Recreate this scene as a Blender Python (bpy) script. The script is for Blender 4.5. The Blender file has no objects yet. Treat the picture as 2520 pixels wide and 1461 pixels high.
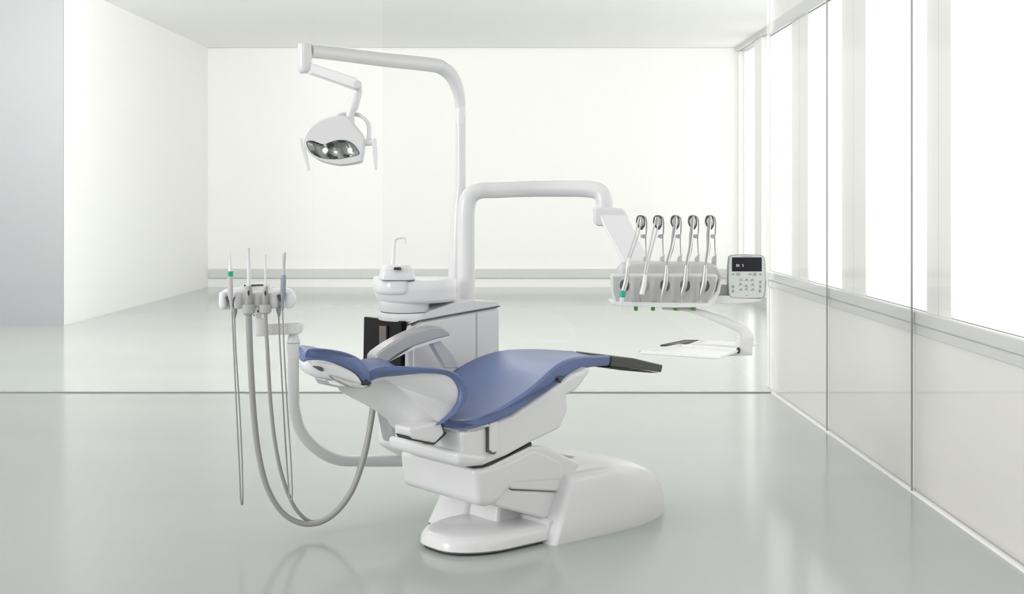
import bpy, bmesh, math
from mathutils import Vector, Matrix
R = math.radians
scene = bpy.context.scene
COL = scene.collection
# ---------------------------------------------------------------- camera model
F, VX, VY, H = 3200.0, 1240.0, 490.0, 1.45

def P(px, py, Y):
    return Vector(((px - VX) * Y / F, Y, H - (py - VY) * Y / F))

# chair frame: a = along the chair (towards the feet), b = across (away from camera)
ANG = R(40)
A = Vector((math.cos(ANG), math.sin(ANG), 0)); B = Vector((-math.sin(ANG), math.cos(ANG), 0))
O = Vector((0.063, 5.72, 0))

def L(s, t, z):
    return O + A * s + B * t + Vector((0, 0, z))

def loc(px, py, t):
    kx = (px - VX) / F; kz = (py - VY) / F
    Y = (t + O.dot(B)) / (kx * B.x + B.y)
    p = Vector((kx * Y, Y, H - kz * Y)) - O
    return (p.dot(A), p.z)

# ---------------------------------------------------------------- materials
def mat(name, color, rough=0.4, metal=0.0, spec=0.5, bump=0.0, bscale=200, var=0.0, coat=0.0, emit=None, estr=1.0):
    m = bpy.data.materials.new(name); m.use_nodes = True
    nt = m.node_tree; b = nt.nodes['Principled BSDF']
    b.inputs['Base Color'].default_value = (*color, 1)
    b.inputs['Roughness'].default_value = rough
    b.inputs['Metallic'].default_value = metal
    b.inputs['Specular IOR Level'].default_value = spec
    b.inputs['Coat Weight'].default_value = coat
    b.inputs['Coat Roughness'].default_value = 0.08
    if emit:
        b.inputs['Emission Color'].default_value = (*emit, 1)
        b.inputs['Emission Strength'].default_value = estr
    tc = nt.nodes.new('ShaderNodeTexCoord')
    if var:
        n = nt.nodes.new('ShaderNodeTexNoise'); n.inputs['Scale'].default_value = 1.3
        n.inputs['Detail'].default_value = 3
        nt.links.new(tc.outputs['Object'], n.inputs['Vector'])
        r = nt.nodes.new('ShaderNodeMix'); r.data_type = 'RGBA'
        r.inputs[6].default_value = (*[c * (1 - var) for c in color], 1)
        r.inputs[7].default_value = (*[min(1, c * (1 + var)) for c in color], 1)
        nt.links.new(n.outputs['Fac'], r.inputs[0]); nt.links.new(r.outputs[2], b.inputs['Base Color'])
    if bump:
        n = nt.nodes.new('ShaderNodeTexNoise'); n.inputs['Scale'].default_value = bscale
        nt.links.new(tc.outputs['Object'], n.inputs['Vector'])
        bp = nt.nodes.new('ShaderNodeBump'); bp.inputs['Strength'].default_value = bump
        bp.inputs['Distance'].default_value = 0.002
        nt.links.new(n.outputs['Fac'], bp.inputs['Height']); nt.links.new(bp.outputs[0], b.inputs['Normal'])
    return m

def glass_mat(name, tint, refl=1.0, rough=0.02, ior=1.45):
    m = bpy.data.materials.new(name); m.use_nodes = True
    nt = m.node_tree; nt.nodes.clear()
    out = nt.nodes.new('ShaderNodeOutputMaterial')
    t = nt.nodes.new('ShaderNodeBsdfTransparent'); t.inputs[0].default_value = (*tint, 1)
    g = nt.nodes.new('ShaderNodeBsdfGlossy'); g.inputs['Roughness'].default_value = rough
    fr = nt.nodes.new('ShaderNodeFresnel'); fr.inputs[0].default_value = ior
    mu = nt.nodes.new('ShaderNodeMath'); mu.operation = 'MULTIPLY'; mu.inputs[1].default_value = refl
    mx = nt.nodes.new('ShaderNodeMixShader')
    nt.links.new(fr.outputs[0], mu.inputs[0]); nt.links.new(mu.outputs[0], mx.inputs[0])
    nt.links.new(t.outputs[0], mx.inputs[1]); nt.links.new(g.outputs[0], mx.inputs[2])
    nt.links.new(mx.outputs[0], out.inputs[0])
    return m

M = dict(
    white=mat('white_plastic', (.73, .73, .735), .28, coat=.3),
    white2=mat('white_enamel', (.79, .79, .80), .3, coat=.2),
    cface=mat('console_face_shaded', (.50, .50, .50), .35, coat=.3),  # darker than the body: shade of the concave front put into the colour
    cuff=mat('cuff_grey', (.45, .45, .43), .45),
    rimg=mat('keypad_rim_grey', (.27, .27, .27), .4),
    pale=mat('pale_grey_plastic', (.55, .55, .55), .4),
    grey=mat('grey_rubber', (.40, .40, .39), .5),
    hose=mat('hose_grey', (.36, .355, .34), .38),
    dark=mat('dark_gap', (.03, .03, .032), .5),
    slot=mat('dark_grey_slot', (.09, .09, .09), .6),
    black=mat('smoked_black_plastic', (.004, .0035, .004), .3, spec=.12),
    smoke=mat('smoked_window', (.16, .13, .12), .2),
    foot=mat('charcoal_rubber', (.065, .065, .06), .42, bump=.2, bscale=300),
    blue=mat('blue_upholstery', (.125, .172, .335), .36, spec=.45, bump=.12, bscale=420),
    steel=mat('brushed_steel', (.52, .52, .52), .28, metal=.9),
    chrome=mat('chrome', (.75, .75, .76), .12, metal=1.0),
    mirror=mat('reflector_mirror', (.30, .32, .30), .16, metal=1.0),
    tray=mat('tray_white', (.9, .9, .9), .2),
    alu=mat('armrest_silver', (.42, .42, .43), .35, metal=.3),
    bulb=mat('lamp_lens', (1, 1, 1), .2, emit=(1, 1, 1), estr=1.6),
    green=mat('green_ring', (.01, .38, .24), .4),
    knob=mat('green_knob', (.09, .30, .06), .45),
    blgrey=mat('blue_grey_plastic', (.27, .32, .36), .4),
    screen=mat('display_black', (.004, .004, .012), .15),
    text=mat('display_text', (.5, .5, .5), .4, emit=(.75, .75, .8), estr=.5),
    keys=mat('key_print', (.22, .26, .25), .5),
    keyr=mat('key_print_red', (.55, .25, .18), .5),
    panel=mat('panel_face', (.62, .65, .63), .35),
    wall=mat('wall_paint', (.95, .94, .93), .55, var=.008),
    wall_shaded=mat('wall_paint_shaded', (.34, .345, .355), .5, var=.012),  # wall colour darkened: shade of the camera-facing wall put into the paint
    ceil=mat('ceiling_paint', (.97, .965, .95), .6, var=.006),
    lower=mat('parapet_panel', (.93, .905, .885), .35, var=.01),
    frame=mat('window_frame', (.95, .935, .92), .45),
    sill=mat('sill_grey', (.72, .72, .705), .4),
    joint=mat('joint_seal', (.33, .32, .31), .5),
    trim=mat('trim_grey', (.66, .68, .66), .5),
    pane=mat('daylit_frosted_pane', (.9, .9, .9), .3, emit=(1.0, 1.0, .985), estr=.85),
    glass=glass_mat('partition_glass', (.992, .994, .992), .35),
    glass2=glass_mat('partition_glass_tinted', (.972, .976, .968), .35),
    facade=glass_mat('facade_glass', (.996, .996, .995), .3, .05),
)
# floor: polished resin
fm = bpy.data.materials.new('polished_resin_floor'); fm.use_nodes = True
nt = fm.node_tree; b = nt.nodes['Principled BSDF']
tc = nt.nodes.new('ShaderNodeTexCoord'); mp = nt.nodes.new('ShaderNodeMapping'); mp.inputs['Scale'].default_value = (.25, .9, 1)
n = nt.nodes.new('ShaderNodeTexNoise'); n.inputs['Scale'].default_value = 1.2; n.inputs['Detail'].default_value = 4
r = nt.nodes.new('ShaderNodeValToRGB')
r.color_ramp.elements[0].position = .3; r.color_ramp.elements[0].color = (.405, .438, .422, 1)
r.color_ramp.elements[1].position = .7; r.color_ramp.elements[1].color = (.435, .465, .445, 1)
nt.links.new(tc.outputs['Object'], mp.inputs[0]); nt.links.new(mp.outputs[0], n.inputs['Vector'])
nt.links.new(n.outputs['Fac'], r.inputs[0]); nt.links.new(r.outputs[0], b.inputs['Base Color'])
b.inputs['Roughness'].default_value = .13; b.inputs['Specular IOR Level'].default_value = .3
M['floor'] = fm

# ---------------------------------------------------------------- object helpers
def tagp(o, label=None, cat=None, group=None, kind=None):
    if label: o['label'] = label
    if cat: o['category'] = cat
    if group: o['group'] = group
    if kind: o['kind'] = kind
    return o

def thing(name, label, cat, at, group=None):
    o = bpy.data.objects.new(name, None); COL.objects.link(o); o.location = at
    o.empty_display_size = .05
    return tagp(o, label, cat, group)

def wloc(o):
    v = Vector(o.location)
    while o.parent:
        o = o.parent; v += Vector(o.location)
    return v

def build(name, bm, m, parent=None, angle=38, bevel=0, seg=3, sub=0, label=None, origin=None):
    """bm is in world coordinates"""
    bmesh.ops.remove_doubles(bm, verts=bm.verts, dist=1e-6)
    bmesh.ops.recalc_face_normals(bm, faces=bm.faces)
    off = wloc(parent) if parent else Vector((0, 0, 0))
    if parent is None:
        zs = [v.co for v in bm.verts]
        off = Vector(((min(v.x for v in zs) + max(v.x for v in zs)) / 2, (min(v.y for v in zs) + max(v.y for v in zs)) / 2, min(v.z for v in zs)))
    for v in bm.verts: v.co -= off
    for f in bm.faces: f.smooth = True
    th = R(angle)
    for e in bm.edges:
        if len(e.link_faces) == 2 and e.calc_face_angle(0) > th and not (bevel or sub):
            e.smooth = False
    me = bpy.data.meshes.new(name); bm.to_mesh(me); bm.free()
    me.materials.append(m)
    o = bpy.data.objects.new(name, me); COL.objects.link(o)
    if parent: o.parent = parent
    else: o.location = off
    if bevel:
        md = o.modifiers.new('bevel', 'BEVEL'); md.width = bevel; md.segments = seg
        md.limit_method = 'ANGLE'; md.angle_limit = R(28); md.harden_normals = True
    if sub:
        md = o.modifiers.new('subsurf', 'SUBSURF'); md.levels = sub; md.render_levels = sub
    if label: o['label'] = label
    return o

def catmull(pts, n=4, closed=False):
    pts = [Vector(p) for p in pts]; N = len(pts); out = []
    rng = range(N) if closed else range(N - 1)
    for i in rng:
        if closed: p0, p1, p2, p3 = pts[i - 1], pts[i], pts[(i + 1) % N], pts[(i + 2) % N]
        else:
            p1, p2 = pts[i], pts[i + 1]
            p0 = pts[i - 1] if i else p1 * 2 - p2
            p3 = pts[i + 2] if i + 2 < N else p2 * 2 - p1
        for k in range(n):
            u = k / n
            out.append(.5 * ((2 * p1) + (p2 - p0) * u + (2 * p0 - 5 * p1 + 4 * p2 - p3) * u * u + (3 * p1 - p0 - 3 * p2 + p3) * u ** 3))
    if not closed: out.append(pts[-1])
    return out

def loft(bm, secs, cap=True):
    rows = [[bm.verts.new(p) for p in s] for s in secs]
    n = len(rows[0])
    for a, b_ in zip(rows, rows[1:]):
        for i in range(n):
            bm.faces.new((a[i], a[(i + 1) % n], b_[(i + 1) % n], b_[i]))
    if cap:
        bm.faces.new(rows[0]); bm.faces.new(rows[-1])
    return bm

def tube(bm, pts, rad, n=20, smooth=5, ell=None, roundcap=False):
    """pts list of Vector; rad scalar or list per input point; ell = (wide, tall) factors"""
    rr = rad if isinstance(rad, (list, tuple)) else [rad] * len(pts)
    p4 = [Vector((*p, r_)) for p, r_ in zip(pts, rr)]
    if smooth > 1 and len(p4) > 2: p4 = catmull(p4, smooth)
    c = [Vector(p[:3]) for p in p4]; rs = [max(p[3], 1e-5) for p in p4]
    if roundcap:
        def cp(c0, c1, r0):
            d = (c0 - c1).normalized()
            return [(c0 + d * r0 * math.sin(a), r0 * math.cos(a)) for a in (R(30), R(60), R(85))]
        e1 = cp(c[0], c[1], rs[0]); e2 = cp(c[-1], c[-2], rs[-1])
        c = [x for x, _ in reversed(e1)] + c + [x for x, _ in e2]
        rs = [x for _, x in reversed(e1)] + rs + [x for _, x in e2]
    T = []
    for i in range(len(c)):
        d = c[min(i + 1, len(c) - 1)] - c[max(i - 1, 0)]
        T.append(d.normalized())
    up = Vector((0, 1, 0)) if abs(T[0].y) < .9 else Vector((0, 0, 1))
    N = (up - T[0] * up.dot(T[0])).normalized(); secs = []
    for i in range(len(c)):
        if i: N = (N - T[i] * N.dot(T[i])).normalized()
        Bn = T[i].cross(N); ex, ey = ell or (1, 1)
        secs.append([c[i] + N * (math.cos(2 * math.pi * k / n) * rs[i] * ex) + Bn * (math.sin(2 * math.pi * k / n) * rs[i] * ey) for k in range(n)])
    return loft(bm, secs)

def T(pts, rad, **k):
    return tube(bmesh.new(), pts, rad, **k)

def box(bm, c0, c1):
    x0, y0, z0 = c0; x1, y1, z1 = c1
    v = [bm.verts.new(p) for p in ((x0, y0, z0), (x1, y0, z0), (x1, y1, z0), (x0, y1, z0), (x0, y0, z1), (x1, y0, z1), (x1, y1, z1), (x0, y1, z1))]
    for f in ((0, 1, 2, 3), (4, 5, 6, 7), (0, 1, 5, 4), (1, 2, 6, 5), (2, 3, 7, 6), (3, 0, 4, 7)):
        bm.faces.new([v[i] for i in f])
    return bm

def offset(poly, d):
    n = len(poly); out = []
    area = sum(poly[i][0] * poly[(i + 1) % n][1] - poly[(i + 1) % n][0] * poly[i][1] for i in range(n))
    sg = 1 if area > 0 else -1
    for i in range(n):
        p0, p1, p2 = poly[i - 1], poly[i], poly[(i + 1) % n]
        e1 = Vector((p1[0] - p0[0], p1[1] - p0[1])); e2 = Vector((p2[0] - p1[0], p2[1] - p1[1]))
        if e1.length < 1e-9: e1 = e2
        if e2.length < 1e-9: e2 = e1
        e1.normalize(); e2.normalize()
        nn = Vector((-e1.y - e2.y, e1.x + e2.x)) * sg
        if nn.length < 1e-6: nn = Vector((-e1.y, e1.x)) * sg
        nn.normalize()
        k = 1 / max(.55, nn.dot(Vector((-e1.y, e1.x)) * sg))
        out.append((p1[0] + nn.x * d * k, p1[1] + nn.y * d * k))
    return out

def prism(pix, tplane, tsecs, sm=0, dz=None, cvt=None):
    """outline in pixels on the vertical plane t=tplane, swept across the chair; tsecs = [(t, inset)]"""
    o = [loc(x, y, tplane) for x, y in pix]
    if sm: o = [(v.x, v.y) for v in catmull([Vector((a_, b_)) for a_, b_ in o], sm, True)]
    secs = []
    for t, ins in tsecs:
        q = offset(o, ins) if ins else o
        secs.append([L(s, t, z + (dz(s, t, z) if dz else 0)) for s, z in q])
    return loft(bmesh.new(), secs)

def slab(pix, Y0, Y1, sm=0, ins=0, steps=None):
    """outline seen from the front (pixels at depth Y0), given real thickness to Y1"""
    o = [P(x, y, Y0) for x, y in pix]
    o = [(v.x, v.z) for v in o]
    if sm: o = [(v.x, v.y) for v in catmull([Vector(q) for q in o], sm, True)]
    st = steps or [(Y0, ins), (Y0 + (Y1 - Y0) * .2, 0), (Y1, 0)]
    if not ins and not steps: st = [(Y0, 0), (Y1, 0)]
    return loft(bmesh.new(), [[Vector((x, Y, z)) for x, z in (offset(o, i_) if i_ else o)] for Y, i_ in st])

def ball(bm, c, r, sc=(1, 1, 1), u=16, v=10):
    m4 = Matrix.Translation(c) @ Matrix.Diagonal((*sc, 1))
    bmesh.ops.create_uvsphere(bm, u_segments=u, v_segments=v, radius=r, matrix=m4)
    return bm

def join(*bms):
    out = bmesh.new()
    for b_ in bms:
        me = bpy.data.meshes.new('tmp'); b_.to_mesh(me); b_.free(); out.from_mesh(me); bpy.data.meshes.remove(me)
    return out

# ================================================================ ROOM
def struct(name, bm, m, parent=None, bevel=0, **k):
    o = build(name, bm, m, parent, bevel=bevel, seg=2, angle=25, **k)
    if parent is None: o['kind'] = 'structure'
    return o
D1 = 4640 / 476
DN = 4640 / 310
D2 = 4640 / 216
XR0 = P(1898, 966, D1).x; XR1 = P(2520, 1408, 4640 / 918).x
XD = P(1815, 118, D2).x; CZ = P(1815, 118, D2).z
XL0 = P(157, 800, DN).x; XL1 = P(512, 706, D2).x
WT = CZ + .05
struct('floor', box(bmesh.new(), (-10, -3, -.1), (XD + .3, D2 + .2, 0)), M['floor'])
struct('wall_back', box(bmesh.new(), (XL1 - .3, D2, 0), (XD + .3, D2 + .2, WT)), M['wall'])
zb = lambda py: P(0, py, D2).z
struct('baseboard_back', box(bmesh.new(), (XL1 + .02, D2 - .045, zb(684)), (XD - .01, D2 + .01, zb(661))), M['trim'], bevel=.01)
def quadwall(pts, z0, z1, th):
    bm = bmesh.new(); (x0, y0), (x1, y1) = pts
    d = Vector((x1 - x0, y1 - y0)).normalized(); nn = Vector((d.y, -d.x)) * th
    lo = [(x0, y0), (x1, y1), (x1 + nn.x, y1 + nn.y), (x0 + nn.x, y0 + nn.y)]
    return loft(bm, [[Vector((x, y, z0)) for x, y in lo], [Vector((x, y, z1)) for x, y in lo]])
struct('wall_left', quadwall([(XL0, DN), (XL1, D2 + .05)], 0, WT, -.25), M['wall'])
struct('wall_front_left', box(bmesh.new(), (-11, DN - .02, 0), (XL0, DN + .22, WT)), M['wall_shaded'])
# fine pilaster on the left wall
pj = lambda px: DN + (D2 - DN) * ((px - 157) / (512 - 157)) * .72
struct('ceiling', box(bmesh.new(), (-8, D1 + .1, CZ), (XD + .3, D2 + .2, CZ + .1)), M['ceil'])
struct('trim_1', box(bmesh.new(), (XL1 + .01, D2 - .03, CZ - .03), (XD - .01, D2 + .01, CZ - .002)), M['ceil'], bevel=.008)
# --- right wall (behind a skin of full-height glass)
def xr(Y): return XR0 + (XR1 - XR0) * (D1 - Y) / (D1 - 4640 / 918)
YN = 1.2
OFF = .045
def Yat(px, off=OFF): # depth where the wall (offset) is seen at px
    Y = 6.0
    for _ in range(20): Y = (xr(Y) + off) * F / (px - VX)
    return Y
def wbox(Y0, Y1, o0, o1, z0, z1):
    lo = [(xr(Y0) + o0, Y0), (xr(Y1) + o0, Y1), (xr(Y1) + o1, Y1), (xr(Y0) + o1, Y0)]
    return loft(bmesh.new(), [[Vector((x, y, z0)) for x, y in lo], [Vector((x, y, z1)) for x, y in lo]])
XO = 2.055
zb0 = H - .268 * XO; zs = H - .300 * XO; zs2 = H - .326 * XO; zh = H + .612 * XO; zt = H + .655 * XO
YE_ = 10.02
struct('wall_right', join(wbox(YN, YE_, OFF, OFF + .3, 0, zb0), wbox(YN, YE_, OFF, OFF + .3, zh, WT)), M['lower'])
struct('trim_2', join(wbox(YN, YE_, .016, OFF + .02, zs, zb0), wbox(YN, YE_, .026, OFF + .02, zs2, zs - .003)), M['sill'], bevel=.008)
struct('trim_3', wbox(YN, YE_, .02, OFF + .02, zh, zt), M['sill'], bevel=.008)
# windows: frame + daylit pane each
edges = [(1898.5, 1948), (1988, 2072), (2130, 2281), (2340, 3000), (3200, 5500)]
prev = None
for i, (p0, p1) in enumerate(edges):
    Ya, Yb = (Yat(p0) if i else YE_), Yat(p1)     # Ya far, Yb near
    Yfa = Ya if i == 0 else (Ya + prev) / 2
    Ynb = (Yb + Yat(edges[i + 1][0])) / 2 if i + 1 < len(edges) else Yb - .1
    w = thing('window_%d' % (i + 1), None, None, (xr(Ya) + OFF, (Ya + Yb) / 2, zb0)); w['kind'] = 'structure'
    fr = join(wbox(Ya, Yfa - .004, OFF, OFF + .2, zb0, zh) if i else bmesh.new(), wbox(Ynb + .004, Yb, OFF, OFF + .2, zb0, zh))
    build('window_frame', fr, M['frame'], w)
    build('window_pane', wbox(Yb, Ya, OFF + .012, OFF + .025, zb0, zh), M['pane'], w)
    prev = Yb
# glass skin with dark joints
jy = [D1, 4640 / (1061 - 490), 4640 / (1210 - 490)]
jy = [D1, xr(7) * F / (2035 - VX), xr(5.4) * F / (2243.5 - VX)]
jy += [jy[2] - 1.68, jy[2] - 3.36]
for i, (a_, b_) in enumerate(zip(jy, jy[1:])):
    w = struct('wall_right_glass', wbox(b_ + .008, a_ - .008, 0, .012, .012, WT - .3), M['facade'])
for j in jy[1:]:
    struct('trim_4', wbox(j - .006, j + .006, .001, .008, 0, WT - .3), M['joint'])
struct('trim_5', wbox(YN, D1 - .01, -.004, .02, 0, .007), M['frame'])
# --- deep right wall with its own windows
dz0, dz1 = H - .30 * XD, H + .63 * XD
struct('wall_right_rear', join(box(bmesh.new(), (XD, 10.1, 0), (XD + .25, D2, dz0)), box(bmesh.new(), (XD, 10.1, dz1), (XD + .25, D2, WT)),
        box(bmesh.new(), (XD, D2 - .12, dz0), (XD + .25, D2, dz1))), M['wall'])
struct('trim_6', box(bmesh.new(), (XD - .07, 10.15, dz0 - .1), (XD + .02, D2 - .05, dz0)), M['trim'], bevel=.01)
struct('trim_7', box(bmesh.new(), (XD - .05, 10.15, dz1), (XD + .02, D2 - .05, dz1 + .09)), M['trim'], bevel=.01)
struct('wall_return', box(bmesh.new(), (XR0 + OFF, 10.04, 0), (XD + .2, 10.14, WT)), M['wall'])
ys = [D2 - .12, XD * F / (1857 - VX), XD * F / (1874 - VX), XD * F / (1925 - VX), XD * F / (1945 - VX), 12.6, 12.2, 10.5]
for k in range(4):
    ya, yb = ys[2 * k], ys[2 * k + 1]
    w = thing('window_%d' % (6 + k), None, None, (XD, (ya + yb) / 2, dz0)); w['kind'] = 'structure'
    ye = ys[2 * k + 2] if k < 3 else 10.2
    build('window_frame', join(box(bmesh.new(), (XD, ye, dz0), (XD + .2, yb, dz1)), box(bmesh.new(), (XD + .08, ya - .05, dz0), (XD + .2, ya, dz1))), M['frame'], w)
    build('window_pane', box(bmesh.new(), (XD + .15, yb, dz0), (XD + .165, ya, dz1)), M['pane'], w)
# --- glass partition
gx = [-8.0, P(768, 0, D1).x, P(940, 0, D1).x, XR0 - .01]
for i in range(3):
    struct('wall_glass_partition', box(bmesh.new(), (gx[i] + .004, D1 - .006, .012), (gx[i + 1] - .004, D1 + .006, WT - .02)), M['glass'] if i < 2 else M['glass2'])
struct('trim_8', box(bmesh.new(), (-8, D1 - .012, 0), (XR0 - .005, D1 + .012, .007)), M['rimg'])

# ================================================================ DENTAL CHAIR
chair = thing('dental_chair', 'reclined white dental chair with blue upholstery standing on the floor', 'dental chair', L(.1, 0, 0))
# base cover : stacked plan outlines
def plan(s0, s1, tn, tf, r0, r1, z, n=7):
    pts = []
    def arc(cs, ct, r_, a0, a1):
        for k in range(n): 
            a = R(a0 + (a1 - a0) * k / (n - 1)); pts.append(L(cs + r_[0] * math.cos(a), ct + r_[1] * math.sin(a), z))
    arc(s1 - r1[0], tf - r1[1], r1, 0, 90); arc(s0 + r0[0], tf - r0[1], r0, 90, 180)
    arc(s0 + r0[0], tn + r0[1], r0, 180, 270); arc(s1 - r1[0], tn + r1[1], r1, 270, 360)
    return pts
secs = []
for z, s0, s1, w in [(0, -.075, .81, .315), (.01, -.068, .807, .318), (.08, -.035, .805, .312), (.13, -.012, .785, .306), (.175, .008, .74, .300), (.21, .022, .68, .296), (.24, .035, .60, .290), (.262, .046, .52, .282), (.275, .056, .44, .262), (.283, .065, .39, .22), (.288, .075, .35, .15)]:
    secs.append(plan(s0, s1, -w, w, (.02, .03), (min(.5, (s1 - s0) * .6), w * .86), z))
build('base_cover', loft(bmesh.new(), secs), M['white'], chair, angle=50)
o_ = build('base_cover_recess', prism([(1310, 1112), (1360, 1112), (1400, 1119), (1452, 1133), (1420, 1134), (1370, 1122)], .05, [(-.05, 0), (.12, 0)]), M['pale'], chair)
# foot plate
def footplate(z0, z1, ins):
    pp = []
    for z, d in ((z0, ins), (z0 + .01, 0), (z1 - .03, 0.003), (z1 - .008, .014), (z1, .03)):
        lo = plan(-.515 + d, -.03, -.265 + d, .155 - d, (.24, .17), (.012, .012), z, 9)
        pp.append(lo)
    return loft(bmesh.new(), pp)
build('foot_plate', footplate(.008, .075, .012), M['white'], chair, angle=50)
build('foot_plate_shadow', loft(bmesh.new(), [plan(-.50, -.03, -.245, .14, (.22, .16), (.01, .01), .0, 9), plan(-.50, -.03, -.245, .14, (.22, .16), (.01, .01), .009, 9)]), M['dark'], chair)  # dark sheet put in as the shadow line under the foot plate
build('foot_plate_hinge', loft(bmesh.new(), [plan(-.055, -.01, -.262, .15, (.008, .008), (.008, .008), .05), plan(-.055, -.01, -.262, .15, (.008, .008), (.008, .008), .09), plan(-.045, -.01, -.255, .14, (.006, .006), (.006, .006), .096)]), M['white'], chair)
build('hinge_stop', loft(bmesh.new(), [plan(-.05, .0, .06, .15, (.008, .008), (.008, .008), .09), plan(-.02, .0, .08, .13, (.004, .004), (.004, .004), .125)]), M['pale'], chair)
# base foot, far side
build('base_foot', join(loft(bmesh.new(), [plan(-.24, .1, .10, .36, (.03, .03), (.02, .02), 0.004), plan(-.22, .1, .11, .35, (.03, .03), (.02, .02), .05), plan(-.15, .1, .13, .33, (.03, .03), (.02, .02), .2)]),
      loft(bmesh.new(), [plan(-.20, .1, -.08, .13, (.02, .02), (.02, .02), 0.004), plan(-.16, .1, -.07, .12, (.02, .02), (.02, .02), .2)])), M['white'], chair)
# inner lower body with folds
build('bellows_cover', prism([(1205, 1225), (1222, 1247), (1345, 1277), (1362, 1268), (1395, 1211), (1262, 1206), (1240, 1190)], -.225, [(-.225, 0), (.2, 0)]), M['white'], chair, bevel=.014, seg=4)
build('link_cover', prism([(1200, 1228), (1216, 1238), (1250, 1196), (1262, 1204), (1386, 1210), (1430, 1140), (1340, 1098), (1306, 1098), (1200, 1150)], -.238, [(-.238, 0), (.2, 0)]), M['white'], chair, bevel=.012, seg=4)
# lift body (lower bucket)
build('lift_body', prism([(1168, 1150), (1188, 1149), (1250, 1128), (1309, 1096), (1330, 1100), (1390, 1130), (1390, 1190), (1260, 1200), (1226, 1240), (1200, 1248), (1176, 1246)], -.235,
      [(-.24, .0), (.30, 0)]), M['white'], chair, bevel=.05, seg=5)
build('lift_gap', prism([(1162, 1143), (1188, 1143), (1250, 1121), (1308, 1088), (1308, 1100), (1250, 1130), (1190, 1150), (1162, 1152)], -.23, [(-.23, 0), (.21, 0)]), M['dark'], chair)
# seat frame
build('seat_frame', prism([(1136, 1062), (1170, 1058), (1260, 1022), (1310, 988), (1370, 948), (1410, 922), (1458, 903), (1447, 925), (1420, 960), (1396, 972), (1399, 1008), (1380, 1055), (1310, 1088), (1250, 1121), (1190, 1146), (1150, 1149), (1140, 1120)], -.25,
      [(-.25, 0), (.23, 0)]), M['white'], chair, bevel=.035, seg=5)
build('seat_frame_collar', prism([(1128, 1112), (1192, 1118), (1215, 1117), (1195, 1147), (1150, 1151), (1130, 1146)], -.262, [(-.258, 0), (.235, 0)]), M['white'], chair, bevel=.03, seg=4)
build('side_rail', prism([(1203, 1040), (1225, 1034), (1224, 1110), (1213, 1115), (1203, 1108)], -.262, [(-.268, 0), (-.24, 0)]), M['white'], chair, bevel=.008, label='slim upright white cover strip')
build('side_rail_gap', prism([(1200, 1044), (1203, 1043), (1203, 1110), (1222, 1112), (1216, 1118), (1200, 1112)], -.262, [(-.263, 0), (-.24, 0)]), M['slot'], chair)
build('clip', prism([(1374, 930), (1390, 925), (1384, 932), (1379, 942)], -.26, [(-.262, 0), (-.24, 0)]), M['slot'], chair)
# seat cushion
up = [(1088, 1030), (1140, 1032), (1200, 1016), (1262, 985), (1320, 944), (1358, 908), (1388, 887), (1422, 877), (1462, 874), (1504, 874)]
dn = [(1502, 899), (1455, 903), (1412, 919), (1370, 946), (1310, 986), (1260, 1019), (1200, 1045), (1140, 1057), (1085, 1046)]
def sagz(s, t, z): return -.012 * (1 - min(1, (t / .29) ** 2)) if s < .45 else 0
def tnear(px):
    K = ((0, -.17), (1084, -.175), (1120, -.235), (1150, -.265), (1200, -.285), (1330, -.285), (1505, -.125), (1632, -.055), (9999, -.055))
    for (x0, t0), (x1, t1) in zip(K, K[1:]):
        if px <= x1: return t0 + (t1 - t0) * (px - x0) / (x1 - x0)
def taper_prism(pix, ks, dz=None, grow=0.0):
    o = [(*loc(x, y, tnear(x) + grow), tnear(x) + grow) for x, y in pix]
    return loft(bmesh.new(), [[L(a_, tt * -k, z + (dz(a_, k * .285, z) if dz else 0)) for a_, z, tt in o] for k in ks])
KS = (-1, -.7, -.35, 0, .35, .7, 1)
up = [(v.x, v.y) for v in catmull([Vector(p) for p in up], 2)]; dn = [(v.x, v.y) for v in catmull([Vector(p) for p in dn], 2)]
build('seat_cushion', taper_prism(up + dn, KS, sagz), M['blue'], chair, bevel=.016, seg=4)
build('seat_seam', taper_prism([(1092, 1042), (1140, 1053), (1200, 1041), (1206, 1048), (1142, 1066), (1092, 1054)], (-1, 0, .8), grow=.014), M['white2'], chair)
# foot rest
build('foot_rest', taper_prism([(1507, 875), (1560, 881), (1632, 898), (1628, 916), (1560, 906), (1503, 901)], KS), M['foot'], chair, bevel=.006, label='charcoal rubber foot end')
build('foot_rest_frame', taper_prism([(1465, 902), (1520, 903), (1570, 908), (1622, 917), (1600, 917), (1530, 911)], KS, grow=.02), M['dark'], chair)
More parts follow.
